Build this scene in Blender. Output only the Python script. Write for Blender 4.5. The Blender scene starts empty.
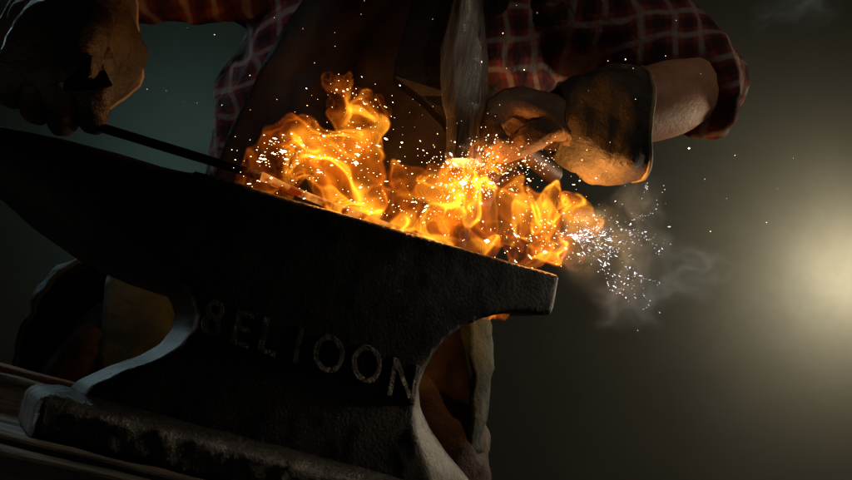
import bpy, math, random, time
from mathutils import Vector, Matrix, noise, Quaternion
random.seed(7)
scene = bpy.context.scene
scene.view_settings.view_transform = 'Standard'
scene.view_settings.look = 'None'
scene.view_settings.exposure = 0
coll = scene.collection

# ---------------------------------------------------------------- camera
ROLL = math.radians(10.5); PITCH = math.radians(10.7); LENS = 38.0
CAM = Vector((0, 0, 0.67)); F = 852 * LENS / 36
fw = Vector((0, math.cos(PITCH), math.sin(PITCH)))
r0 = Vector((1, 0, 0)); u0 = Vector((0, -math.sin(PITCH), math.cos(PITCH)))
R = r0 * math.cos(ROLL) + u0 * math.sin(ROLL)
U = -r0 * math.sin(ROLL) + u0 * math.cos(ROLL)
cam_d = bpy.data.cameras.new("camera"); cam_d.lens = LENS; cam_d.clip_end = 100; cam_d.clip_start = 0.01
cam = bpy.data.objects.new("camera", cam_d); coll.objects.link(cam)
M = Matrix((R, U, -fw)).transposed().to_4x4(); M.translation = CAM
cam.matrix_world = M
scene.camera = cam

def ray(a, b):
    return fw + R * ((a - 426) / F) + U * ((240 - b) / F)
def P(a, b, y):                      # survey point: sight line met with plane y
    d = ray(a, b); return CAM + d * (y / d.y)
TH = math.radians(26)
T = Vector((math.cos(TH), math.sin(TH), 0)); N = Vector((-math.sin(TH), math.cos(TH), 0))
AO = Vector((0, 1.15, 0))
AM = Matrix.Translation(AO) @ Matrix.Rotation(TH, 4, 'Z')
def A(a, b, off=0.0):                # same, on the anvil's side plane -> (s, z) in anvil frame
    d = ray(a, b); t = ((AO + N * off - CAM).dot(N)) / d.dot(N)
    p = CAM + d * t
    return ((p - AO).dot(T), p.z)
def AW(s, off, z): return AO + T * s + N * off + Vector((0, 0, z))

# ---------------------------------------------------------------- materials
def new_mat(name):
    m = bpy.data.materials.new(name); m.use_nodes = True
    nt = m.node_tree; nt.nodes.clear()
    return m, nt, nt.nodes.new, nt.links.new
def surf(name, c1, c2, rough=0.6, metal=0.0, scale=20, bump=0.3, bscale=None, stretch=(1,1,1), r2=None, spec=0.5, bdist=0.003):
    m, nt, n, l = new_mat(name)
    out = n('ShaderNodeOutputMaterial'); b = n('ShaderNodeBsdfPrincipled'); l(b.outputs[0], out.inputs[0])
    tc = n('ShaderNodeTexCoord'); mp = n('ShaderNodeMapping'); mp.inputs['Scale'].default_value = stretch
    l(tc.outputs['Object'], mp.inputs[0])
    no = n('ShaderNodeTexNoise'); no.inputs['Scale'].default_value = scale; no.inputs['Detail'].default_value = 8; no.inputs['Roughness'].default_value = 0.65
    l(mp.outputs[0], no.inputs['Vector'])
    cr = n('ShaderNodeValToRGB'); cr.color_ramp.elements[0].position = 0.35; cr.color_ramp.elements[1].position = 0.68
    cr.color_ramp.elements[0].color = (*c1, 1); cr.color_ramp.elements[1].color = (*c2, 1)
    l(no.outputs['Fac'], cr.inputs[0]); l(cr.outputs[0], b.inputs['Base Color'])
    b.inputs['Metallic'].default_value = metal; b.inputs['Specular IOR Level'].default_value = spec
    mr = n('ShaderNodeMapRange'); mr.inputs['From Min'].default_value = 0.3; mr.inputs['From Max'].default_value = 0.7
    mr.inputs['To Min'].default_value = rough; mr.inputs['To Max'].default_value = r2 if r2 is not None else rough * 0.7
    l(no.outputs['Fac'], mr.inputs[0]); l(mr.outputs[0], b.inputs['Roughness'])
    n2 = n('ShaderNodeTexNoise'); n2.inputs['Scale'].default_value = bscale or scale * 6; n2.inputs['Detail'].default_value = 6; n2.inputs['Roughness'].default_value = 0.7
    l(mp.outputs[0], n2.inputs['Vector'])
    bp = n('ShaderNodeBump'); bp.inputs['Strength'].default_value = bump; bp.inputs['Distance'].default_value = bdist
    l(n2.outputs['Fac'], bp.inputs['Height']); l(bp.outputs[0], b.inputs['Normal'])
    return m
M_iron = surf("black_iron", (0.004,0.0036,0.0032), (0.017,0.015,0.013), rough=0.55, r2=0.2, metal=0.5, scale=12, bump=0.75, bscale=230, bdist=0.0018)
M_foot = surf("scuffed_iron", (0.005,0.0045,0.004), (0.05,0.047,0.043), rough=0.6, r2=0.22, metal=0.5, scale=45, bump=1.0, bscale=170, bdist=0.004)
M_letter = surf("worn_iron", (0.008,0.007,0.006), (0.09,0.078,0.065), rough=0.4, r2=0.2, metal=0.8, scale=60, bump=1.0, bscale=120, bdist=0.003)
M_steel = surf("hammer_steel", (0.09,0.07,0.055), (0.66,0.58,0.48), rough=0.42, r2=0.2, metal=0.85, scale=26, bump=0.7, bscale=60, bdist=0.002, stretch=(4,4,0.35))
M_shade = surf("hammer_shade", (0.004,0.0035,0.003), (0.014,0.011,0.009), rough=0.6, r2=0.4, metal=0.4, scale=25, bump=0.8, bscale=90, bdist=0.003)  # near-black colour carries the shade on the hammer's left side
M_wood = surf("old_timber", (0.016,0.012,0.009), (0.36,0.29,0.23), rough=0.8, scale=18, bump=1.0, bscale=30, stretch=(0.09,2.8,2.8), bdist=0.018)
M_handle = surf("ash_handle", (0.08,0.045,0.02), (0.16,0.09,0.045), rough=0.6, scale=20, bump=0.3, stretch=(1,1,1))
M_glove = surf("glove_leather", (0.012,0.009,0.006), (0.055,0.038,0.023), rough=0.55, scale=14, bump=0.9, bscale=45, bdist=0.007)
M_glove_lit = surf("firelit_glove_leather", (0.10,0.055,0.030), (0.25,0.15,0.085), rough=0.6, scale=18, bump=0.9, bscale=55, bdist=0.006)  # right glove: lighter tan, warm light on the knuckles put into the colour
M_cuff = surf("cuff_suede", (0.022,0.016,0.009), (0.11,0.078,0.038), rough=0.75, scale=9, bump=1.0, bscale=40, bdist=0.008)
M_trim = surf("cuff_binding", (0.18,0.13,0.07), (0.36,0.28,0.16), rough=0.7, scale=20, bump=0.6, bscale=90)
M_apron = surf("apron_leather", (0.009,0.006,0.005), (0.022,0.013,0.010), rough=0.8, scale=9, bump=0.6, bscale=50, bdist=0.004, spec=0.2)
M_flap = surf("grey_suede", (0.014,0.024,0.023), (0.060,0.085,0.078), rough=0.85, scale=7, bump=0.8, bscale=40, bdist=0.008, spec=0.2)
M_trouser = surf("work_trouser", (0.020,0.013,0.011), (0.046,0.031,0.026), rough=0.8, scale=12, bump=0.6, bscale=40, bdist=0.008, spec=0.2)
M_skin = surf("skin", (0.40,0.18,0.09), (0.56,0.29,0.17), rough=0.6, scale=30, bump=0.6, bscale=110, bdist=0.003, spec=0.3)
M_wall = surf("dark_plaster", (0.105,0.098,0.078), (0.145,0.137,0.112), rough=0.95, scale=0.8, bump=0.1, bscale=10)
M_floor = surf("concrete", (0.05,0.05,0.045), (0.09,0.085,0.08), rough=0.85, scale=3, bump=0.3)
M_hair = surf("hair", (0.02,0.012,0.008), (0.05,0.03,0.02), rough=0.7, scale=60, bump=0.8)

def plaid():
    m, nt, n, l = new_mat("plaid_flannel")
    out = n('ShaderNodeOutputMaterial'); b = n('ShaderNodeBsdfPrincipled'); l(b.outputs[0], out.inputs[0])
    b.inputs['Roughness'].default_value = 0.9; b.inputs['Specular IOR Level'].default_value = 0.15
    tc = n('ShaderNodeTexCoord'); no = n('ShaderNodeTexNoise'); no.inputs['Scale'].default_value = 6
    l(tc.outputs['Object'], no.inputs['Vector'])
    vm = n('ShaderNodeVectorMath'); vm.operation = 'MULTIPLY_ADD'; vm.inputs[1].default_value = (0.08,)*3
    l(no.outputs['Color'], vm.inputs[0]); l(tc.outputs['Object'], vm.inputs[2])
    mp = n('ShaderNodeMapping'); mp.inputs['Rotation'].default_value = (0, math.radians(18), 0); l(vm.outputs[0], mp.inputs[0])
    sp = n('ShaderNodeSeparateXYZ'); l(mp.outputs[0], sp.inputs[0])
    def band(sock, freq, off, width):
        a = n('ShaderNodeMath'); a.operation = 'MULTIPLY_ADD'; a.inputs[1].default_value = freq; a.inputs[2].default_value = off; l(sock, a.inputs[0])
        f = n('ShaderNodeMath'); f.operation = 'FRACT'; l(a.outputs[0], f.inputs[0])
        d = n('ShaderNodeMath'); d.operation = 'SUBTRACT'; d.inputs[1].default_value = 0.5; l(f.outputs[0], d.inputs[0])
        e = n('ShaderNodeMath'); e.operation = 'ABSOLUTE'; l(d.outputs[0], e.inputs[0])
        c = n('ShaderNodeMapRange'); c.interpolation_type = 'SMOOTHSTEP'; c.inputs['From Min'].default_value = width + 0.06; c.inputs['From Max'].default_value = max(0, width - 0.05)
        l(e.outputs[0], c.inputs[0]); return c.outputs[0]
    base = n('ShaderNodeRGB'); base.outputs[0].default_value = (0.20, 0.042, 0.034, 1)
    cur = base.outputs[0]
    for sock, freq, off, w, col, fac in [
        (sp.outputs['X'], 19, 0.1, 0.20, (0.014,0.014,0.02,1), 0.6), (sp.outputs['Z'], 19, 0.3, 0.20, (0.014,0.014,0.02,1), 0.6),
        (sp.outputs['X'], 19, 0.60, 0.09, (0.30,0.25,0.22,1), 0.6), (sp.outputs['Z'], 19, 0.80, 0.09, (0.30,0.25,0.22,1), 0.6)]:
        bd = band(sock, freq, off, w)
        mu = n('ShaderNodeMath'); mu.operation = 'MULTIPLY'; mu.inputs[1].default_value = fac; l(bd, mu.inputs[0])
        mx = n('ShaderNodeMix'); mx.data_type = 'RGBA'; l(mu.outputs[0], mx.inputs['Factor']); l(cur, mx.inputs[6]); mx.inputs[7].default_value = col
        cur = mx.outputs[2]
    l(cur, b.inputs['Base Color'])
    n2 = n('ShaderNodeTexNoise'); n2.inputs['Scale'].default_value = 25; n2.inputs['Detail'].default_value = 6; l(tc.outputs['Object'], n2.inputs['Vector'])
    bp = n('ShaderNodeBump'); bp.inputs['Strength'].default_value = 0.7; bp.inputs['Distance'].default_value = 0.02
    l(n2.outputs['Fac'], bp.inputs['Height']); l(bp.outputs[0], b.inputs['Normal'])
    return m
M_plaid = plaid()

def emis(name, col, st):
    m, nt, n, l = new_mat(name)
    out = n('ShaderNodeOutputMaterial'); e = n('ShaderNodeEmission'); e.inputs[0].default_value = (*col, 1); e.inputs[1].default_value = st
    l(e.outputs[0], out.inputs[0]); return m
def hot_iron():
    m, nt, n, l = new_mat("hot_iron")
    out = n('ShaderNodeOutputMaterial'); b = n('ShaderNodeBsdfPrincipled'); l(b.outputs[0], out.inputs[0])
    b.inputs['Base Color'].default_value = (0.03,0.025,0.02,1); b.inputs['Roughness'].default_value = 0.7
    tc = n('ShaderNodeTexCoord'); no = n('ShaderNodeTexNoise'); no.inputs['Scale'].default_value = 60; no.inputs['Detail'].default_value = 5; l(tc.outputs['Object'], no.inputs['Vector'])
    cr = n('ShaderNodeValToRGB'); cr.color_ramp.elements[0].position = 0.42; cr.color_ramp.elements[1].position = 0.7
    cr.color_ramp.elements[0].color = (0.2,0.015,0.0,1); cr.color_ramp.elements[1].color = (1,0.36,0.05,1); l(no.outputs['Fac'], cr.inputs[0])
    l(cr.outputs[0], b.inputs['Emission Color']); b.inputs['Emission Strength'].default_value = 0.9
    return m

# ---------------------------------------------------------------- mesh helpers
def link(ob, parent=None):
    coll.objects.link(ob)
    if parent: ob.parent = parent; ob.matrix_parent_inverse = parent.matrix_world.inverted()
    return ob
def mk(name, verts, faces, mat, parent=None, smooth=True):
    me = bpy.data.meshes.new(name); me.from_pydata([tuple(v) for v in verts], [], faces); me.update()
    ob = bpy.data.objects.new(name, me); me.materials.append(mat)
    if smooth:
        for p in me.polygons: p.use_smooth = True
    return link(ob, parent)
def bake(ob):
    bpy.context.view_layer.update()
    dg = bpy.context.evaluated_depsgraph_get()
    me = bpy.data.meshes.new_from_object(ob.evaluated_get(dg)); me.name = ob.name
    ob.modifiers.clear(); ob.data = me
    for p in me.polygons: p.use_smooth = True
def fuse(ob, vox, it=6, mat=None):
    rm = ob.modifiers.new("r", 'REMESH'); rm.mode = 'VOXEL'; rm.voxel_size = vox; rm.use_smooth_shade = True
    sm = ob.modifiers.new("s", 'SMOOTH'); sm.factor = 0.5; sm.iterations = it
    bake(ob)
    if mat: ob.data.materials.clear(); ob.data.materials.append(mat)
def wrinkle(ob, amp, sc, seed=0):
    me = ob.data; me.update()
    ns = [v.normal.copy() for v in me.vertices]
    for v, nn in zip(me.vertices, ns):
        q = v.co * sc + Vector((seed, seed*2, seed*3))
        d = noise.fractal(q, 0.8, 2.0, 4) ; r = 1 - abs(noise.noise(q * 0.7 + Vector((5,5,5)))) * 2
        v.co += nn * amp * (0.7 * d + 0.5 * r)
    me.update()
def skin(name, pts, edges, rad, mat, parent=None, sub=2, root=0):
    me = bpy.data.meshes.new(name); me.from_pydata([tuple(p) for p in pts], edges, []); me.update()
    ob = bpy.data.objects.new(name, me); coll.objects.link(ob)
    sk = ob.modifiers.new("s", 'SKIN'); sk.use_smooth_shade = True
    for i, v in enumerate(me.skin_vertices[0].data):
        r = rad[i]; v.radius = (r, r) if not isinstance(r, tuple) else r
        v.use_root = (i == root)
    ss = ob.modifiers.new("u", 'SUBSURF'); ss.levels = sub; ss.render_levels = sub
    bake(ob); ob.data.materials.clear(); ob.data.materials.append(mat)
    if parent: ob.parent = parent; ob.matrix_parent_inverse = parent.matrix_world.inverted()
    return ob
def cr_path(pts, rad, n=8):
    out = []; k = len(pts)
    for i in range(k - 1):
        p0 = pts[max(i-1,0)]; p1 = pts[i]; p2 = pts[i+1]; p3 = pts[min(i+2,k-1)]
        for j in range(n):
            t = j / n
            q = 0.5 * ((2*p1) + (p2-p0)*t + (2*p0-5*p1+4*p2-p3)*t*t + (3*p1-p0-3*p2+p3)*t**3)
            out.append((q, rad[i] + (rad[i+1]-rad[i]) * (t*t*(3-2*t))))
    out.append((pts[-1], rad[-1])); return out
def tube_geo(V, Fc, pts, rad, seg=28, n=8, a0=0, a1=360, cap=True, flat=1.0, ref=Vector((0,-1,0))):
    path = cr_path([Vector(p) for p in pts], rad, n); b0 = len(V)
    closed = abs(a1 - a0) >= 359.9; m = seg if closed else seg + 1
    for i, (q, r) in enumerate(path):
        t = (path[min(i+1, len(path)-1)][0] - path[max(i-1,0)][0]).normalized()
        e1 = (ref - t * ref.dot(t)).normalized(); e2 = t.cross(e1)
        for j in range(m):
            a = math.radians(a0 + (a1 - a0) * j / seg)
            V.append(q + e1 * math.cos(a) * r * flat + e2 * math.sin(a) * r)
    for i in range(len(path)-1):
        for j in range(m if closed else m-1):
            k = (j+1) % m
            Fc.append((b0+i*m+j, b0+i*m+k, b0+(i+1)*m+k, b0+(i+1)*m+j))
    if cap and closed:
        Fc.append(tuple(b0+j for j in range(m-1,-1,-1))); Fc.append(tuple(b0+(len(path)-1)*m + j for j in range(m)))
    return m
def tube(name, pts, rad, mat, parent=None, thick=0, **kw):
    V = []; Fc = []; tube_geo(V, Fc, pts, rad, **kw)
    ob = mk(name, V, Fc, mat, parent)
    if thick:
        so = ob.modifiers.new("t", 'SOLIDIFY'); so.thickness = thick; so.offset = 0
    return ob
def ring_trim(name, loop, r, mat, parent):
    V = []; Fc = []; k = len(loop); sg = 10
    c = sum(loop, Vector()) / k
    for i in range(k):
        t = (loop[(i+1)%k] - loop[i-1]).normalized(); e1 = (loop[i]-c); e1 = (e1 - t*e1.dot(t)).normalized(); e2 = t.cross(e1)
        for j in range(sg):
            a = 2*math.pi*j/sg; V.append(loop[i] + e1*math.cos(a)*r + e2*math.sin(a)*r)
    for i in range(k):
        for j in range(sg):
            Fc.append((i*sg+j, i*sg+(j+1)%sg, ((i+1)%k)*sg+(j+1)%sg, ((i+1)%k)*sg+j))
    return mk(name, V, Fc, mat, parent)
def loft(rings, V, Fc, cap=True):
    b = len(V); m = len(rings[0])
    for r in rings: V.extend(r)
    for i in range(len(rings)-1):
        for j in range(m):
            k = (j+1) % m; Fc.append((b+i*m+j, b+i*m+k, b+(i+1)*m+k, b+(i+1)*m+j))
    if cap: Fc.append(tuple(b+j for j in range(m-1,-1,-1))); Fc.append(tuple(b+(len(rings)-1)*m+j for j in range(m)))
def empty(name, loc, label, cat):
    e = bpy.data.objects.new(name, None); e.location = loc; e.empty_display_size = 0.05; coll.objects.link(e)
    bpy.context.view_layer.update(); e["label"] = label; e["category"] = cat; return e
def fixn(ob):
    import bmesh
    bm = bmesh.new(); bm.from_mesh(ob.data); bmesh.ops.recalc_face_normals(bm, faces=bm.faces); bm.to_mesh(ob.data); bm.free()

# ---------------------------------------------------------------- anvil
s_fl, z_ft = A(38, 395, -0.03); _, z_fb = A(30, 437, -0.03)
s_fr, _ = A(474, 470, 0.02)
K = math.tan(math.radians(5.5))      # the foot and timbers run slightly downhill
def sink(s): return -K * (s - s_fl)
anvil = empty("anvil", AW((s_fl+s_fr)/2, 0.06, z_fb), "big black iron anvil with raised lettering, standing on rough timber", "anvil")
topA = [(195,170),(240,183),(320,206),(400,229),(480,252),(561,275),(553,316)]
arcA = [(530,314),(512,313),(495,315),(479,320),(463,328),(448,339),(435,353),(425,370),(418,389),(414,410),(416,432),(423,456),(434,485)]
leftA = [(90,386),(125,370),(158,359),(180,346),(193,330),(197,314),(192,300),(175,270),(170,220)]
def prof(dx):
    out = [A(a, b) for a, b in topA]
    for a, b in arcA:
        out.append(A(a + dx * max(0, (b - 345) / 120)**1.2, b))
    out.append((out[-1][0] + 0.01, z_ft - 0.01 + sink(out[-1][0])))
    l0 = A(70, 400); out.append((l0[0], z_ft - 0.01 + sink(l0[0]))); 
    for a, b in leftA: out.append(A(a, b))
    return out
V = []; Fc = []
rings = []
for off, dx in [(0,0),(0.015,20),(0.03,36),(0.045,44),(0.075,44),(0.10,20),(0.12,0)]:
    pr = prof(dx); rings.append([AW(s, off, z) for s, z in pr])
loft(rings, V, Fc)
rings = []
hs = [(-118,98,108,1),(-90,103,122,1),(-50,110,148,1),(0,121,188,1),(50,132,230,.95),(100,145,264,.85),(150,157,286,.6),(195,168.5,300,.35),(240,182,302,.3)]
for a, t, b, exq in hs:
    s1, z1 = A(a, t, 0.0 if exq < .7 else 0.03); s2, z2 = A(a, b, 0.03); s = (s1+s2)/2
    h = (z1 - z2)/2; zc = (z1+z2)/2; w = min(0.0602, h * 0.9)
    ring = []
    for j in range(48):
        an = 2*math.pi*j/48; c, sn = math.cos(an), math.sin(an)
        ex = exq * (0.8 if sn > 0 else 1.0)
        ring.append(AW(s, 0.06 + w * math.copysign(abs(c)**ex, c), zc + h * math.copysign(abs(sn)**ex, sn)))
    rings.append(ring)
loft(rings, V, Fc)
body = mk("body", V, Fc, M_iron, anvil); fixn(body)
fuse(body, 0.0048, 2, M_iron)
for v in body.data.vertices:
    v.co += v.normal * (noise.fractal(v.co*22, 0.8, 2, 3)*0.0006)
# foot
V = []; Fc = []
rings = []
for z, g in [(z_fb, 0.0), (z_fb + (z_ft-z_fb)*0.9, 0.0), (z_ft + 0.004, -0.010), (z_ft + 0.012, -0.035)]:
    rings.append([AW(s, o, z + sink(s)) for s, o in ((s_fl - g, -0.032 - g), (s_fr + 0.01 + g, -0.032 - g), (s_fr + 0.01 + g, 0.152 + g), (s_fl - g, 0.152 + g))])
loft(rings, V, Fc)
foot = mk("foot", V, Fc, M_foot, anvil); fixn(foot)
fuse(foot, 0.0050, 1, M_foot)
for v in foot.data.vertices:
    v.co += v.normal * (noise.fractal(v.co*25, 0.8, 2, 4)*0.0012)
# lettering
V = []; Fc = []
for ch, a, b, hpx in [("8",213,318,39),("E",242,329,39),("L",269,337,39),("I",297,346,39),("O",328,354,40),("O",366,364,40),("N",403,381,42)]:
    cu = bpy.data.curves.new("t", 'FONT'); cu.body = ch; cu.size = 1; cu.align_x = 'CENTER'; cu.align_y = 'CENTER'
    cu.extrude = 0.015; cu.bevel_depth = 0.022; cu.bevel_resolution = 2; cu.resolution_u = 4; cu.offset = 0.0
    to = bpy.data.objects.new("t", cu); coll.objects.link(to); bpy.context.view_layer.update()
    me = bpy.data.meshes.new_from_object(to.evaluated_get(bpy.context.evaluated_depsgraph_get()))
    sx, zz = A(a, b); sc = abs(A(a, b - hpx/2)[1] - A(a, b + hpx/2)[1]) / 0.75
    base = len(V)
    xs = [v.co.x for v in me.vertices]; ys = [v.co.y for v in me.vertices]
    cx, cy = (max(xs)+min(xs))/2, (max(ys)+min(ys))/2
    for v in me.vertices:
        x, y, z = v.co; x -= cx; y -= cy
        q = Vector((x*5+a, y*5, 0)); x += noise.noise(q)*0.02; y += noise.noise(q + Vector((7,7,7)))*0.02
        V.append(AW(sx + x*sc*0.88, -z*0.075, zz + y*sc - x*sc*0.12))
    Fc += [tuple(base + i for i in p.vertices) for p in me.polygons]
    bpy.data.objects.remove(to)
mk("lettering", V, Fc, M_letter, anvil, smooth=False)

# ---------------------------------------------------------------- timber bench
bench = empty("timber_bench", AW(-0.2, 0.05, 0), "rough weathered timber block carrying the anvil", "bench")
def beam(name, s0, s1, o0, o1, z0, z1, par, tilt=True):
    V = []; Fc = []; n = 60; rings = []
    for i in range(n+1):
        s = s0 + (s1-s0)*i/n; ring = []; dz = sink(s) if tilt else 0
        for (o, z) in [(o0,z0),(o0,(z0+z1)/2),(o0,z1),(o0*.7+o1*.3,z1),((o0+o1)/2,z1),(o0*.3+o1*.7,z1),(o1,z1),(o1,(z0+z1)/2),(o1,z0),((o0+o1)/2,z0)]:
            q = Vector((s*9, o*40, z*30)); d = noise.noise(q)*0.004
            ring.append(Vector((s, o + d, z + dz - abs(noise.noise(q + Vector((9,0,0))))*0.005)))
        rings.append(ring)
    loft(rings, V, Fc)
    ob = mk(name, V, Fc, M_wood, None, smooth=False)
    ob.matrix_world = AM
    bpy.context.view_layer.update()
    ob.parent = par; ob.matrix_parent_inverse = par.matrix_world.inverted()
    bv = ob.modifiers.new("b", 'BEVEL'); bv.width = 0.004; bv.segments = 2; bv.limit_method='ANGLE'
    return ob
zt = z_fb + 0.001
beam("timber", -0.95, s_fr + 0.03, -0.13, -0.075, zt - 0.14, zt - 0.008, bench)
beam("timber", -0.95, s_fr + 0.03, -0.070, -0.012, zt - 0.14, zt, bench)
beam("timber", -0.95, s_fr + 0.03, -0.008, 0.10, zt - 0.14, zt - 0.002, bench)
beam("timber", -0.95, s_fr + 0.03, 0.104, 0.20, zt - 0.14, zt, bench)
beam("timber", -1.1, -0.12, 0.205, 0.262, zt - 0.14, zt + 0.046, bench)
beam("timber", -1.1, -0.12, 0.266, 0.34, zt - 0.14, zt + 0.055, bench)
beam("leg", -0.55, -0.40, -0.10, 0.18, 0, zt - 0.145 + sink(-0.40), bench, False)
beam("leg", -0.05, 0.10, -0.10, 0.18, 0, zt - 0.145 + sink(0.10), bench, False)

# ---------------------------------------------------------------- setting
def sheet(name, vs, mat):
    ob = mk(name, vs, [(0,1,2,3)], mat, None, smooth=False); ob["kind"] = "structure"; return ob
sheet("floor", [(-8,-2,0),(8,-2,0),(8,4.6,0),(-8,4.6,0)], M_floor)
sheet("wall", [(-8,4.6,0),(8,4.6,0),(8,4.6,6),(-8,4.6,6)], M_wall)

# ---------------------------------------------------------------- person
pelv = Vector((-0.16, 1.62, 0.98)); up = Vector((0,0,1))
person = empty("person", (pelv.x, pelv.y, 0), "blacksmith in red plaid shirt, leather apron and gauntlets, leaning over anvil", "person")
shL = P(262, -30, 1.52); elL = P(70, -30, 1.42)
shR = P(590, -5, 1.52); elR = P(708, 86, 1.44)
chest = (shL + shR)/2 + Vector((0,0.03,-0.10)); neck = (shL+shR)/2 + Vector((0,-0.02,0.08))
# grips
rodA = P(50, 112, 1.06); rodB = AW(A(262,172,0.06)[0], 0.06, A(250,173,0.06)[1]); rd_dir = (rodB-rodA).normalized()
fL = Vector((0.15,-0.25,-0.9)); nL = Vector((0,0.9,-0.30)); GS = 1.34
def basis(f, n, side):
    f = f.normalized(); side = (side - f*side.dot(f)).normalized(); n = (n - f*n.dot(f) - side*n.dot(side)).normalized(); return f, n, side
f_, n_, _s = basis(fL, nL, rd_dir); wrL = rodA - f_*0.098*GS - n_*0.026*GS
hh = P(461, 104, 1.245); he = P(545, 168, 1.50); hd = (hh - he).normalized()
gripR = hh - hd*0.085
fR = Vector((-0.95,-0.05,0.10)); nR = Vector((-0.1,0.1,-1.0))
f_, n_, _s = basis(fR, nR, hd); wrR = gripR - f_*0.098*GS - n_*0.026*GS
head = neck + Vector((0,-0.10,0.17)); belly = (pelv + chest)/2
knL = P(108, 400, 1.47); knR = P(432, 470, 1.47); knL.z = 0.52; knR.z = 0.52
hipL = pelv + Vector((-0.10,0,-0.05)); hipR = pelv + Vector((0.10,0,-0.05))
ftL = Vector((knL.x-0.02, 1.60, 0.08)); ftR = Vector((knR.x+0.03, 1.60, 0.08))
bp = [pelv, belly, chest, neck, head, head + Vector((0,-0.01,0.09)), shL, elL, wrL, shR, elR, wrR, hipL, knL, ftL, hipR, knR, ftR, ftL+Vector((0,-0.2,-0.04)), ftR+Vector((0,-0.2,-0.04)), (neck+head)/2, elR.lerp(wrR,0.3), elL.lerp(wrL,0.3)]
be = [(0,1),(1,2),(2,3),(3,20),(20,4),(4,5),(2,6),(6,7),(7,22),(22,8),(2,9),(9,10),(10,21),(21,11),(0,12),(12,13),(13,14),(0,15),(15,16),(16,17),(14,18),(17,19)]
brd = [(0.14,0.10),(0.13,0.10),(0.15,0.11),0.06,0.085,0.07,0.065,0.045,0.03,0.065,0.060,0.044,0.09,0.06,0.04,0.09,0.06,0.04,0.035,0.035,0.055,0.076,0.046]
skin("body", bp, be, brd, M_skin, person)
V = []; Fc = []
tube_geo(V, Fc, [belly + Vector((-0.03,0.02,-0.14)), belly + Vector((-0.03,0.01,0.02)), chest + Vector((-0.01,0,0)), chest + Vector((0,0,0.10)), neck, neck + up*0.04], [0.26,0.265,0.27,0.24,0.11,0.09], flat=0.58, seg=48)
tube_geo(V, Fc, [shL + (shR-shL)*0.12 , shL, (shL+elL)/2 - up*0.005, elL, elL.lerp(wrL,0.25)], [0.10,0.10,0.085,0.075,0.066])
tube_geo(V, Fc, [shR + (shL-shR)*0.12 , shR - up*0.03, (shR+elR)/2 - up*0.005, elR.lerp(shR, 0.12), elR.lerp(wrR,0.10)], [0.13,0.135,0.098,0.082,0.072])
tube_geo(V, Fc, [elR.lerp(wrR,0.02), elR.lerp(wrR,0.05), elR.lerp(wrR,0.10), elR.lerp(wrR,0.13)], [0.076,0.085,0.083,0.070])
sh = mk("shirt", V, Fc, M_plaid, person); fixn(sh)
fuse(sh, 0.009, 5, M_plaid); wrinkle(sh, 0.017, 9)
# trousers
V = []; Fc = []
tube_geo(V, Fc, [pelv + up*0.08, pelv, pelv - up*0.12], [0.19,0.19,0.15], flat=0.7)
for h, k, f in ((hipL,knL,ftL),(hipR,knR,ftR)):
    k2 = k + Vector((-0.01,-0.045,0.10)) if k is knL else k + Vector((0,0,0.06))
    tube_geo(V, Fc, [h, h.lerp(k,0.5), k2, k.lerp(f,0.5), f+up*0.02], [0.115,0.10,0.084,0.08,0.07])
tr = mk("trousers", V, Fc, M_trouser, person); fixn(tr); fuse(tr, 0.012, 6, M_trouser); wrinkle(tr, 0.016, 10, 3)
f1 = tube("apron_flap", [P(116,262,1.47),P(116,276,1.47),P(113,310,1.47),P(110,360,1.47),P(108,430,1.47)], [0.035,0.085,0.112,0.122,0.125], M_flap, person, a0=66, a1=350, seg=60, cap=False, thick=0.007); wrinkle(f1, 0.024, 9, 1)
f2 = tube("apron_flap", [P(434,290,1.47),P(432,330,1.47),P(430,380,1.47),P(428,450,1.47)], [0.088,0.090,0.088,0.080], M_flap, person, a0=80, a1=318, seg=60, cap=False, thick=0.007); wrinkle(f2, 0.020, 9, 2)
# apron bib
V = []; Fc = []; nu, nv = 34, 44
top = chest + Vector((-0.01,0,0.06)); bot = pelv + Vector((0,0,-0.10))
for j in range(nv+1):
    v = j/nv; c = top.lerp(bot, v)
    hw = 0.155 + 0.06*min(1, v*1.6)
    for i in range(nu+1):
        u = -1 + 2*i/nu
        yy = -0.19 + 0.05*u*u - 0.01*v
        q = Vector((u*2, v*3, 0.5)); w = noise.fractal(q, 1, 2, 3)*0.024
        V.append(c + Vector((u*hw, yy + w, 0)))
for j in range(nv):
    for i in range(nu):
        a = j*(nu+1)+i; Fc.append((a, a+1, a+nu+2, a+nu+1))
ap = mk("apron", V, Fc, M_apron, person)
so = ap.modifiers.new("t", 'SOLIDIFY'); so.thickness = 0.004
for sx in (-1, 1):
    p0 = top + Vector((sx*0.13, -0.165, -0.03)); p1 = top + Vector((sx*0.125,-0.165,0.06)); p2 = top + Vector((sx*0.11,-0.05,0.17))
    tube("apron_strap", [p0, p1, p2, p2 + Vector((0,0.08,-0.01))], [0.026]*4, M_apron, person, flat=0.2)
tube("hair", [head + Vector((0,0.01,0.02)), head + Vector((0,0.01,0.09)), head + Vector((0,0,0.15))], [0.095,0.10,0.03], M_hair, person)

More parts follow.
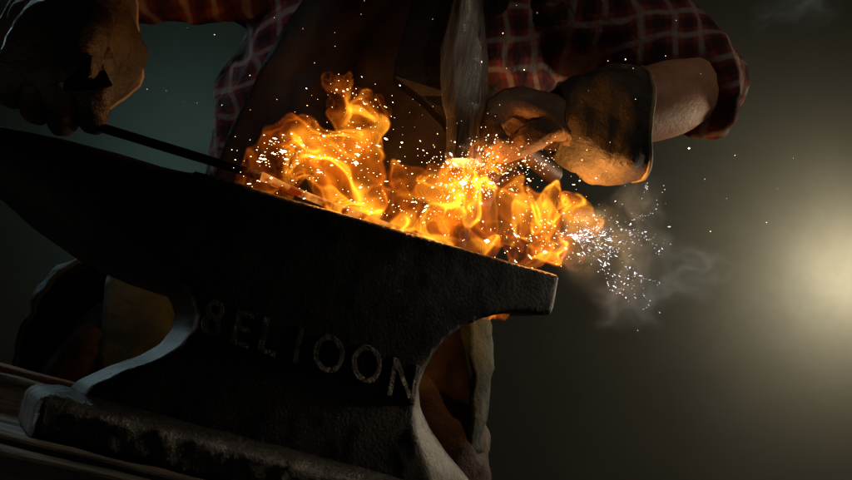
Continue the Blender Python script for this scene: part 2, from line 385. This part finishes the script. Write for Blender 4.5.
def glove(wr, f, n, side, sc, curl, parent, mat, fat=1.0):
    f, n, side = basis(f, n, side)
    pts = [wr - f*0.02, wr + f*0.045*sc]; ed = [(0,1)]; rd = [0.036*sc, (0.037*sc)]
    lens = [(0.036,0.028,0.022),(0.039,0.031,0.024),(0.037,0.029,0.022),(0.030,0.022,0.019)]
    for k in range(4):
        lat = (1.5 - k)*0.0235*sc
        kn = wr + f*(0.088 - 0.004*abs(k-1))*sc + side*lat
        pts.append(kn); ed.append((1, len(pts)-1)); rd.append(0.0155*sc*fat)
        ang = 0; p = kn
        for q in range(3):
            ang += math.radians(curl[q] + (k*3))
            p = p + (f*math.cos(ang) + n*math.sin(ang)) * lens[k][q]*sc
            pts.append(p); ed.append((len(pts)-2, len(pts)-1)); rd.append((0.0125 - 0.001*q)*sc*fat)
    b = wr + f*0.03*sc + side*0.026*sc + n*0.014*sc
    pts.append(b); ed.append((1, len(pts)-1)); rd.append(0.018*sc)
    p = b
    for q, (df, ds, dn) in enumerate([(0.6,0.35,0.6),(0.65,-0.05,0.75),(0.75,-0.35,0.45)]):
        p = p + (f*df + side*ds + n*dn).normalized()*0.027*sc
        pts.append(p); ed.append((len(pts)-2, len(pts)-1)); rd.append((0.0155 - 0.001*q)*sc)
    g = skin("glove", pts, ed, rd, mat, parent, sub=3)
    wrinkle(g, 0.005, 26, 2)
    return g
def gauntlet(a, b, radii, flat, seed, par, flare=0.10):
    """soft flared cuff from a (wrist) to b (open end) with a bound rim"""
    k = len(radii); pts = [a.lerp(b, i/(k-1)) for i in range(k)]
    V = []; Fc = []; m = tube_geo(V, Fc, pts, radii, seg=56, cap=False, flat=flat)
    ax = (b-a).normalized(); L = (b-a).length
    for i, v in enumerate(V):
        t = (v-a).dot(ax)/L; c = a + ax*(v-a).dot(ax); rv = v - c
        ang = math.atan2(rv.dot(ax.orthogonal()), rv.dot(ax.cross(ax.orthogonal())))
        w = 1 + flare*t*math.sin(3*ang + seed) + 0.05*math.sin(5*ang + 2*seed + t*3) + 0.09*noise.noise(v*20) + 0.04*noise.noise(v*50)
        V[i] = c + rv*w + ax*(0.010*t*math.sin(2*ang + seed))
    g = mk("gauntlet_cuff", V, Fc, M_cuff, par)
    so = g.modifiers.new("t", 'SOLIDIFY'); so.thickness = 0.005; so.offset = 0
    ring_trim("cuff_binding", [Vector(v) for v in V[-m:]], 0.0045, M_trim, par)
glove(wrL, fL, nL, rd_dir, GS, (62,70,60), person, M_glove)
gauntlet(wrL + Vector((0.0,0,-0.03)), P(72, 46, 1.17), [0.054,0.076,0.094,0.104,0.104], 0.85, 1.0, person)
glove(wrR, fR, nR, hd, GS, (62,70,60), person, M_glove_lit, 1.12)
gauntlet(wrR + fR.normalized()*0.035, P(634, 126, 1.34), [0.052,0.070,0.084,0.090,0.088], 0.95, 0.6, person, 0.04)

# ---------------------------------------------------------------- hammer
hammer = empty("hammer", hh, "heavy forging hammer with scuffed steel head striking hot metal", "hammer")
rings = []
for py, xl, xr in [(-70,456,474),(0,453,478),(25,447,480),(48,440,483),(80,440,483),(104,442,481),(118,446,477),(148,446,476),(153,444,477),(160,445,476)]:
    l_ = P(xl, py, 1.218); r_ = P(xr, py, 1.228); bk = Vector((0.012, 0.036, 0)); w = r_ - l_
    fr = Vector((0.002,-0.009,0))
    rings.append([l_, l_ + w*0.28 + fr, l_ + w*0.68 + fr, r_, r_ + bk, l_ + bk])
V = []; Fc = []; loft(rings, V, Fc)
hob = mk("hammer_head", V, Fc, M_steel, hammer, smooth=False); fixn(hob)
bv = hob.modifiers.new("b", 'BEVEL'); bv.width = 0.0018; bv.segments = 3; bv.limit_method='ANGLE'; bv.angle_limit = math.radians(14)
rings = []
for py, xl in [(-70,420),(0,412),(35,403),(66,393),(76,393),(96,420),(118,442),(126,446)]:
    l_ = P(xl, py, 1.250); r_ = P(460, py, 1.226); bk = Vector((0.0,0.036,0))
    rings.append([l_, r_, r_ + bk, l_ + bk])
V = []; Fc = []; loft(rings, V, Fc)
hob = mk("hammer_shaded_side", V, Fc, M_shade, hammer, smooth=False); fixn(hob)  # shaded left side of the head as its own block, shade in the colour
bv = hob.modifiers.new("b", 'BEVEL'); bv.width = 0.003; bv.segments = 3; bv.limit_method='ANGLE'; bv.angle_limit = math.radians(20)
tube("handle", [hh, hh - hd*0.1, hh - hd*0.25, hh - hd*0.34], [0.014,0.013,0.016,0.018], M_handle, hammer)

# ---------------------------------------------------------------- iron rod being forged
rod = empty("iron_rod", rodA, "long dark iron bar with glowing end on the anvil", "iron bar")
tube("bar", [rodA - rd_dir*0.10, rodA, rodB], [0.006,0.006,0.006], M_iron, rod, seg=12)
topz = A(400,229)[1]
hotB = AW(A(560,260)[0]-0.06, 0.075, topz + 0.003)
tube("glowing_end", [rodB, rodB.lerp(hotB,0.25) - up*0.003, hotB], [0.006,0.005,0.005], hot_iron(), rod, seg=12)

# ---------------------------------------------------------------- fire (volume grid)
blobs = [(250,177,13),(266,166,17),(286,152,19),(308,144,20),(330,152,13),(322,172,17),(343,86,11),(346,102,12),(352,118,13),(366,106,10),(386,112,9),(366,132,14),(360,150,16),(350,174,21),(396,186,20),(424,196,20),(443,176,19),
         (468,166,17),(500,164,17),(522,158,10),(470,203,23),(500,208,23),(528,216,21),(556,206,19),(580,206,16),(587,222,13),(566,240,18),(545,246,17),(520,240,17),(562,258,9),(490,322,13),
         (330,196,15),(368,205,17),(405,216,18),(440,226,19),(475,238,18),(510,250,15),(290,186,12)]
def volume_grid(name, mn, mx, res, build, mat):
    V = []; Fc = []
    loft([[Vector((x,y,z)) for x, y in ((mn[0],mn[1]),(mx[0],mn[1]),(mx[0],mx[1]),(mn[0],mx[1]))] for z in (mn[2], mx[2])], V, Fc)
    ob = mk(name, V, Fc, mat, None, smooth=False); ob.matrix_world = AM
    ng = bpy.data.node_groups.new(name, 'GeometryNodeTree')
    ng.interface.new_socket("Geometry", in_out='INPUT', socket_type='NodeSocketGeometry')
    ng.interface.new_socket("Geometry", in_out='OUTPUT', socket_type='NodeSocketGeometry')
    n = ng.nodes.new; l = ng.links.new
    n('NodeGroupInput'); go = n('NodeGroupOutput'); vc = n('GeometryNodeVolumeCube'); sm = n('GeometryNodeSetMaterial')
    vc.inputs['Min'].default_value = mn; vc.inputs['Max'].default_value = mx
    for k, ax in enumerate('XYZ'): vc.inputs['Resolution ' + ax].default_value = max(4, int((mx[k]-mn[k])/res))
    sm.inputs['Material'].default_value = mat
    def math_(op, a, b=None, c=None):
        x = n('ShaderNodeMath'); x.operation = op
        for i, q in enumerate((a, b, c)):
            if q is None: continue
            if isinstance(q, (int, float)): x.inputs[i].default_value = q
            else: l(q, x.inputs[i])
        return x.outputs[0]
    def vec(op, a, b, c=None):
        x = n('ShaderNodeVectorMath'); x.operation = op
        for i, q in enumerate((a, b, c)):
            if q is None: continue
            if isinstance(q, (tuple, Vector)): x.inputs[i].default_value = q
            else: l(q, x.inputs[i])
        return x
    def noi(v, sc, det, dist=0):
        x = n('ShaderNodeTexNoise'); x.inputs['Scale'].default_value = sc; x.inputs['Detail'].default_value = det; x.inputs['Distortion'].default_value = dist; l(v, x.inputs['Vector']); return x
    def smooth(v, a, b):
        x = n('ShaderNodeMapRange'); x.interpolation_type = 'SMOOTHSTEP'; x.inputs['From Min'].default_value = a; x.inputs['From Max'].default_value = b; l(v, x.inputs[0]); return x.outputs[0]
    pos = n('GeometryNodeInputPosition').outputs[0]
    dens = build(pos, math_, vec, noi, smooth)
    l(dens, vc.inputs['Density']); l(vc.outputs[0], sm.inputs[0]); l(sm.outputs[0], go.inputs[0])
    md = ob.modifiers.new("grid", 'NODES'); md.node_group = ng
    return ob
def fire_field(pos, m, vec, noi, smooth):
    st = vec('MULTIPLY', pos, (1,1,0.6)).outputs[0]
    w1 = vec('SUBTRACT', noi(st, 11, 1.0).outputs['Color'], (0.5,)*3).outputs[0]
    q = vec('MULTIPLY_ADD', w1, (0.095,)*3, pos).outputs[0]
    w2 = vec('SUBTRACT', noi(q, 32, 0.4).outputs['Color'], (0.5,)*3).outputs[0]
    q = vec('MULTIPLY_ADD', w2, (0.038,)*3, q).outputs[0]
    env = None
    for a, b, rr in blobs:
        o = 0.06; s, z = A(a, b, o); rad = rr * 1.2 / F * 1.3
        d = vec('DISTANCE', q, Vector((s, o, z)))
        v = m('MULTIPLY_ADD', d.outputs['Value'], -1/rad, 1.0)
        env = v if env is None else m('MAXIMUM', env, v)
    env = m('MAXIMUM', env, 0.0)
    edge = smooth(env, 0.0, 0.10)
    rd = m('ABSOLUTE', m('MULTIPLY_ADD', noi(q, 20, 0.5).outputs[0], 2, -1.0))
    rd = m('MAXIMUM', m('MULTIPLY_ADD', rd, -20, 1.0), 0.0)
    gap = smooth(noi(q, 13, 0.6).outputs[0], 0.45, 0.60)
    gap = m('MULTIPLY_ADD', gap, 0.98, 0.02)
    sh = m('ABSOLUTE', m('SUBTRACT', env, 0.09)); sh = m('MAXIMUM', m('MULTIPLY_ADD', sh, -18, 1.0), 0.0)
    tot = m('ADD', m('MULTIPLY', rd, m('MULTIPLY_ADD', gap, 185, 16)), m('MULTIPLY', sh, m('MULTIPLY_ADD', gap, 70, 12)))
    tot = m('ADD', tot, m('MULTIPLY', m('MULTIPLY', m('POWER', env, 2.0), gap), 60))
    return m('MULTIPLY', tot, edge)
def fire_mat():
    m, nt, n, l = new_mat("flame")
    out = n('ShaderNodeOutputMaterial'); vi = n('ShaderNodeVolumeInfo'); em = n('ShaderNodeEmission')
    mr = n('ShaderNodeMapRange'); mr.inputs['From Max'].default_value = 80; l(vi.outputs['Density'], mr.inputs[0])
    cr = n('ShaderNodeValToRGB'); cr.color_ramp.elements[0].color = (1,0.13,0.002,1); cr.color_ramp.elements[1].color = (1,0.38,0.02,1); l(mr.outputs[0], cr.inputs[0])
    l(cr.outputs[0], em.inputs[0]); l(vi.outputs['Density'], em.inputs[1]); l(em.outputs[0], out.inputs['Volume'])
    return m
s0 = A(226,180,0.06)[0]; s1 = A(622,230,0.06)[0]; z1 = A(350,60,0.06)[1]
fire = volume_grid("fire", (s0,0.0,topz-0.075), (s1,0.12,z1), 0.0019, fire_field, fire_mat())
fire["label"] = "bright orange flames bursting over the anvil face"; fire["category"] = "fire"; fire["kind"] = "stuff"

# smoke
AMi = AM.inverted()
def smoke_field_for(cl, k):
    def fn(pos, m, vec, noi, smooth):
        w1 = vec('SUBTRACT', noi(pos, 9, 2.0).outputs['Color'], (0.5,)*3).outputs[0]
        q = vec('MULTIPLY_ADD', w1, (0.16,)*3, pos).outputs[0]
        env = None
        for c, rad in cl:
            v = m('MULTIPLY_ADD', vec('DISTANCE', q, c).outputs['Value'], -1/rad, 1.0)
            env = v if env is None else m('MAXIMUM', env, v)
        env = smooth(env, 0.0, 0.7)
        rd = m('ABSOLUTE', m('MULTIPLY_ADD', noi(q, 14, 2).outputs[0], 2, -1.0))
        rd = m('MAXIMUM', m('MULTIPLY_ADD', rd, -7, 1.0), 0.0)
        return m('MULTIPLY', env, m('MULTIPLY_ADD', rd, 9*k, 1.0*k))
    return fn
def smoke_mat():
    m, nt, n, l = new_mat("smoke")
    out = n('ShaderNodeOutputMaterial'); vi = n('ShaderNodeVolumeInfo'); vs = n('ShaderNodeVolumeScatter')
    vs.inputs['Color'].default_value = (0.6,0.8,0.95,1); vs.inputs['Anisotropy'].default_value = 0.2
    l(vi.outputs['Density'], vs.inputs['Density']); l(vs.outputs[0], out.inputs['Volume']); return m
M_smoke = smoke_mat()
sA = A(560,250,0.1); sB = A(735,250,0.1)
cl = []
for a, b, rr in [(600,240,36),(630,262,40),(658,284,36),(620,296,32),(645,222,32),(684,258,30)]:
    s, z = A(a, b, 0.10); cl.append((Vector((s,0.10,z)), rr*1.35/F*1.4))
smoke = volume_grid("smoke", (sA[0],0.0,A(640,360,0.1)[1]), (sB[0],0.22,A(640,175,0.1)[1]), 0.0042, smoke_field_for(cl, 1.0), M_smoke)
smoke["label"] = "thin blue grey smoke curling off the anvil heel"; smoke["category"] = "smoke"; smoke["kind"] = "stuff"
wc = AMi @ P(792, 2, 2.0)
smoke = volume_grid("smoke_wisp", tuple(wc - Vector((0.15,0.1,0.12))), tuple(wc + Vector((0.15,0.1,0.12))), 0.006, smoke_field_for([(wc, 0.09),(wc+Vector((0.06,0,0.03)),0.07),(wc+Vector((-0.06,0,0.05)),0.06)], 0.3), M_smoke)
smoke["label"] = "faint grey smoke wisp drifting behind the raised arm"; smoke["category"] = "smoke"; smoke["kind"] = "stuff"

# sparks
def spark(V, Fc, c, r, dr=None, ln=1.0):
    b = len(V); dr = (dr or Vector((0,0,1))).normalized(); e1 = dr.orthogonal().normalized(); e2 = dr.cross(e1)
    V.extend([c + dr*r*ln, c + e1*r, c + e2*r, c - e1*r, c - e2*r, c - dr*r*ln])
    for i in range(4):
        k = 1 + (i+1) % 4; Fc.append((b, b+1+i, b+k)); Fc.append((b+5, b+k, b+1+i))
imp = P(468, 175, 1.22)
def rr_(): return 0.00018 + 0.0010 * random.random()**8 + 0.0002*random.random()
V = []; Fc = []
for i in range(400):
    a, b, rr = random.choice(blobs); o = random.uniform(-0.01, 0.12)
    if b > 300: continue
    s, z = A(a + random.gauss(0, rr*1.1), b + random.gauss(0, rr*0.9), o); c = AW(s, o, max(z, topz+0.002))
    spark(V, Fc, c, rr_(), c - imp, random.uniform(1, 4))
for cx, cy, sx, sy, k in [(484,164,30,14,380),(275,150,14,9,60),(340,150,30,12,60),(470,186,16,10,110),(545,235,22,12,80),(400,205,30,8,50)]:
    for i in range(k):
        o = random.uniform(-0.01,0.12); s, z = A(cx + random.gauss(0,sx), cy + random.gauss(0,sy), o)
        c = AW(s, o, max(z, topz+0.002)); spark(V, Fc, c, rr_()*1.05, c - imp, random.uniform(1,4))
for i in range(130):
    c = imp + Vector((random.gauss(0,0.22), random.gauss(0,0.1), abs(random.gauss(0,0.11))))
    spark(V, Fc, c, rr_()*0.75, c - imp, 1.5)
for a, b, r in ((463,183,0.0045),(356,163,0.003),(487,241,0.0035),(545,252,0.0028),(575,238,0.003)):
    s, z = A(a, b, 0.03); spark(V, Fc, AW(s, 0.03, max(z, topz+.004)), r, Vector((1,0,0)), 1.2)
sp = mk("sparks", V, Fc, emis("spark_glow", (1,0.62,0.32), 11), None, smooth=False)
sp["kind"] = "stuff"; sp["label"] = "white hot sparks flying from the hammer blow"; sp["category"] = "sparks"
V = []; Fc = []
for i in range(50):                      # bursting grains spraying off the heel
    d = Vector((1, random.gauss(-0.1,0.5), random.gauss(0.0,0.42))).normalized(); L = abs(random.gauss(0.05,0.05))
    c0 = P(570, 236, 1.27) + d*L; v = d.copy()
    for k in range(random.randint(2,16)):
        v = (v + Vector((random.gauss(0,.3), random.gauss(0,.3), random.gauss(0,.3)))).normalized()
        c0 = c0 + v*random.uniform(0.001,0.006)
        spark(V, Fc, c0 + Vector((random.gauss(0,.0015),random.gauss(0,.0015),random.gauss(0,.0015))), rr_()*0.75, v, random.uniform(1, 4))
for i in range(240):
    d = Vector((1, random.gauss(-0.1,0.5), random.gauss(0.0,0.45))); c = P(570, 235, 1.27) + d.normalized()*abs(random.gauss(0.03,0.05))
    spark(V, Fc, c, rr_()*0.7, d, random.uniform(1, 8))
sp = mk("spark_spray", V, Fc, emis("silver_spark", (0.92,0.92,1.0), 3.2), None, smooth=False)
sp["kind"] = "stuff"; sp["label"] = "fine silver white spark spray off the anvil heel"; sp["category"] = "sparks"

# ---------------------------------------------------------------- lights
def point(name, loc, col, e, r):
    d = bpy.data.lights.new(name, 'POINT'); d.color = col; d.energy = e; d.shadow_soft_size = r
    o = bpy.data.objects.new(name, d); o.location = loc; coll.objects.link(o); return o
def aim(o, loc, tgt):
    o.location = loc; o.rotation_euler = (Vector(tgt) - Vector(loc)).to_track_quat('-Z','Y').to_euler(); coll.objects.link(o)
def area(name, loc, tgt, col, e, sz):
    d = bpy.data.lights.new(name, 'AREA'); d.color = col; d.energy = e; d.size = sz
    aim(bpy.data.objects.new(name, d), loc, tgt)
def spot(name, loc, tgt, col, e, ang, r=0.03):  # added spots, each brightening one part; no such lamps in the workshop
    d = bpy.data.lights.new(name, 'SPOT'); d.color = col; d.energy = e; d.spot_size = math.radians(ang); d.spot_blend = 0.6; d.shadow_soft_size = r
    aim(bpy.data.objects.new(name, d), loc, tgt)
for a, b, e in ((463,184,0.9),(352,160,0.6),(585,215,1.6)):
    s, z = A(a, b, 0.06); point("fire_light", AW(s, 0.06, z), (1,0.40,0.09), e, 0.004)
point("workshop_lamp", P(890, 260, 4.23), (1,0.90,0.66), 30, 0.10)
area("warm_back_light", (1.5,1.95,1.15), (0.1,1.2,0.9), (1,0.80,0.55), 8, 0.25)
area("cool_back_light", (-1.5,2.3,1.6), (-0.4,1.2,0.95), (0.62,0.92,1.0), 3, 0.4)
area("cool_wall_light", (-1.4,3.8,1.7), (-1.1,4.6,1.9), (0.42,0.85,0.85), 1.8, 0.5)
area("low_front_light", (-1.0,0.3,0.45), (-0.15,1.15,0.75), (1,0.88,0.72), 0.35, 0.2)  # faint front fill, added; no lamp stands there
spot("hammer_light", (0.9,0.35,1.15), P(464,50,1.23), (1,0.88,0.72), 13, 9)
spot("timber_light", (-1.35,0.85,0.80), P(30,410,1.05), (0.9,0.92,0.9), 9, 24)
spot("glove_light", (-0.9,1.5,1.6), P(40,50,1.2), (0.7,0.9,1.0), 12, 24)
spot("knee_light", (-1.3,0.5,0.62), P(125,320,1.4), (0.85,0.97,0.9), 4, 13)
spot("smoke_light", (1.3,2.4,0.7), P(640,265,1.35), (0.75,0.9,1.0), 14, 12)
spot("wisp_light", (1.7,2.9,1.3), P(788,12,2.0), (0.85,0.93,1.0), 8, 20)
spot("shirt_light", (0.9,0.5,1.9), P(610,35,1.45), (1.0,0.84,0.70), 5, 34)
spot("shirt_light", (-0.7,0.6,1.9), P(225,30,1.45), (0.85,0.92,1.0), 6, 24)
spot("heel_light", (1.3,1.75,0.95), P(455,428,1.24), (1,0.78,0.52), 18, 9)
lt = AW(A(305,350)[0], 0.0, A(305,350)[1])
spot("letter_light", lt + T*0.62 - N*0.10 + up*0.26, lt, (1,0.85,0.68), 0.55, 26, 0.008)

w = bpy.data.worlds.new("World"); scene.world = w; w.use_nodes = True
bg = w.node_tree.nodes['Background']; bg.inputs[0].default_value = (0.5,0.58,0.55,1); bg.inputs[1].default_value = 0.008
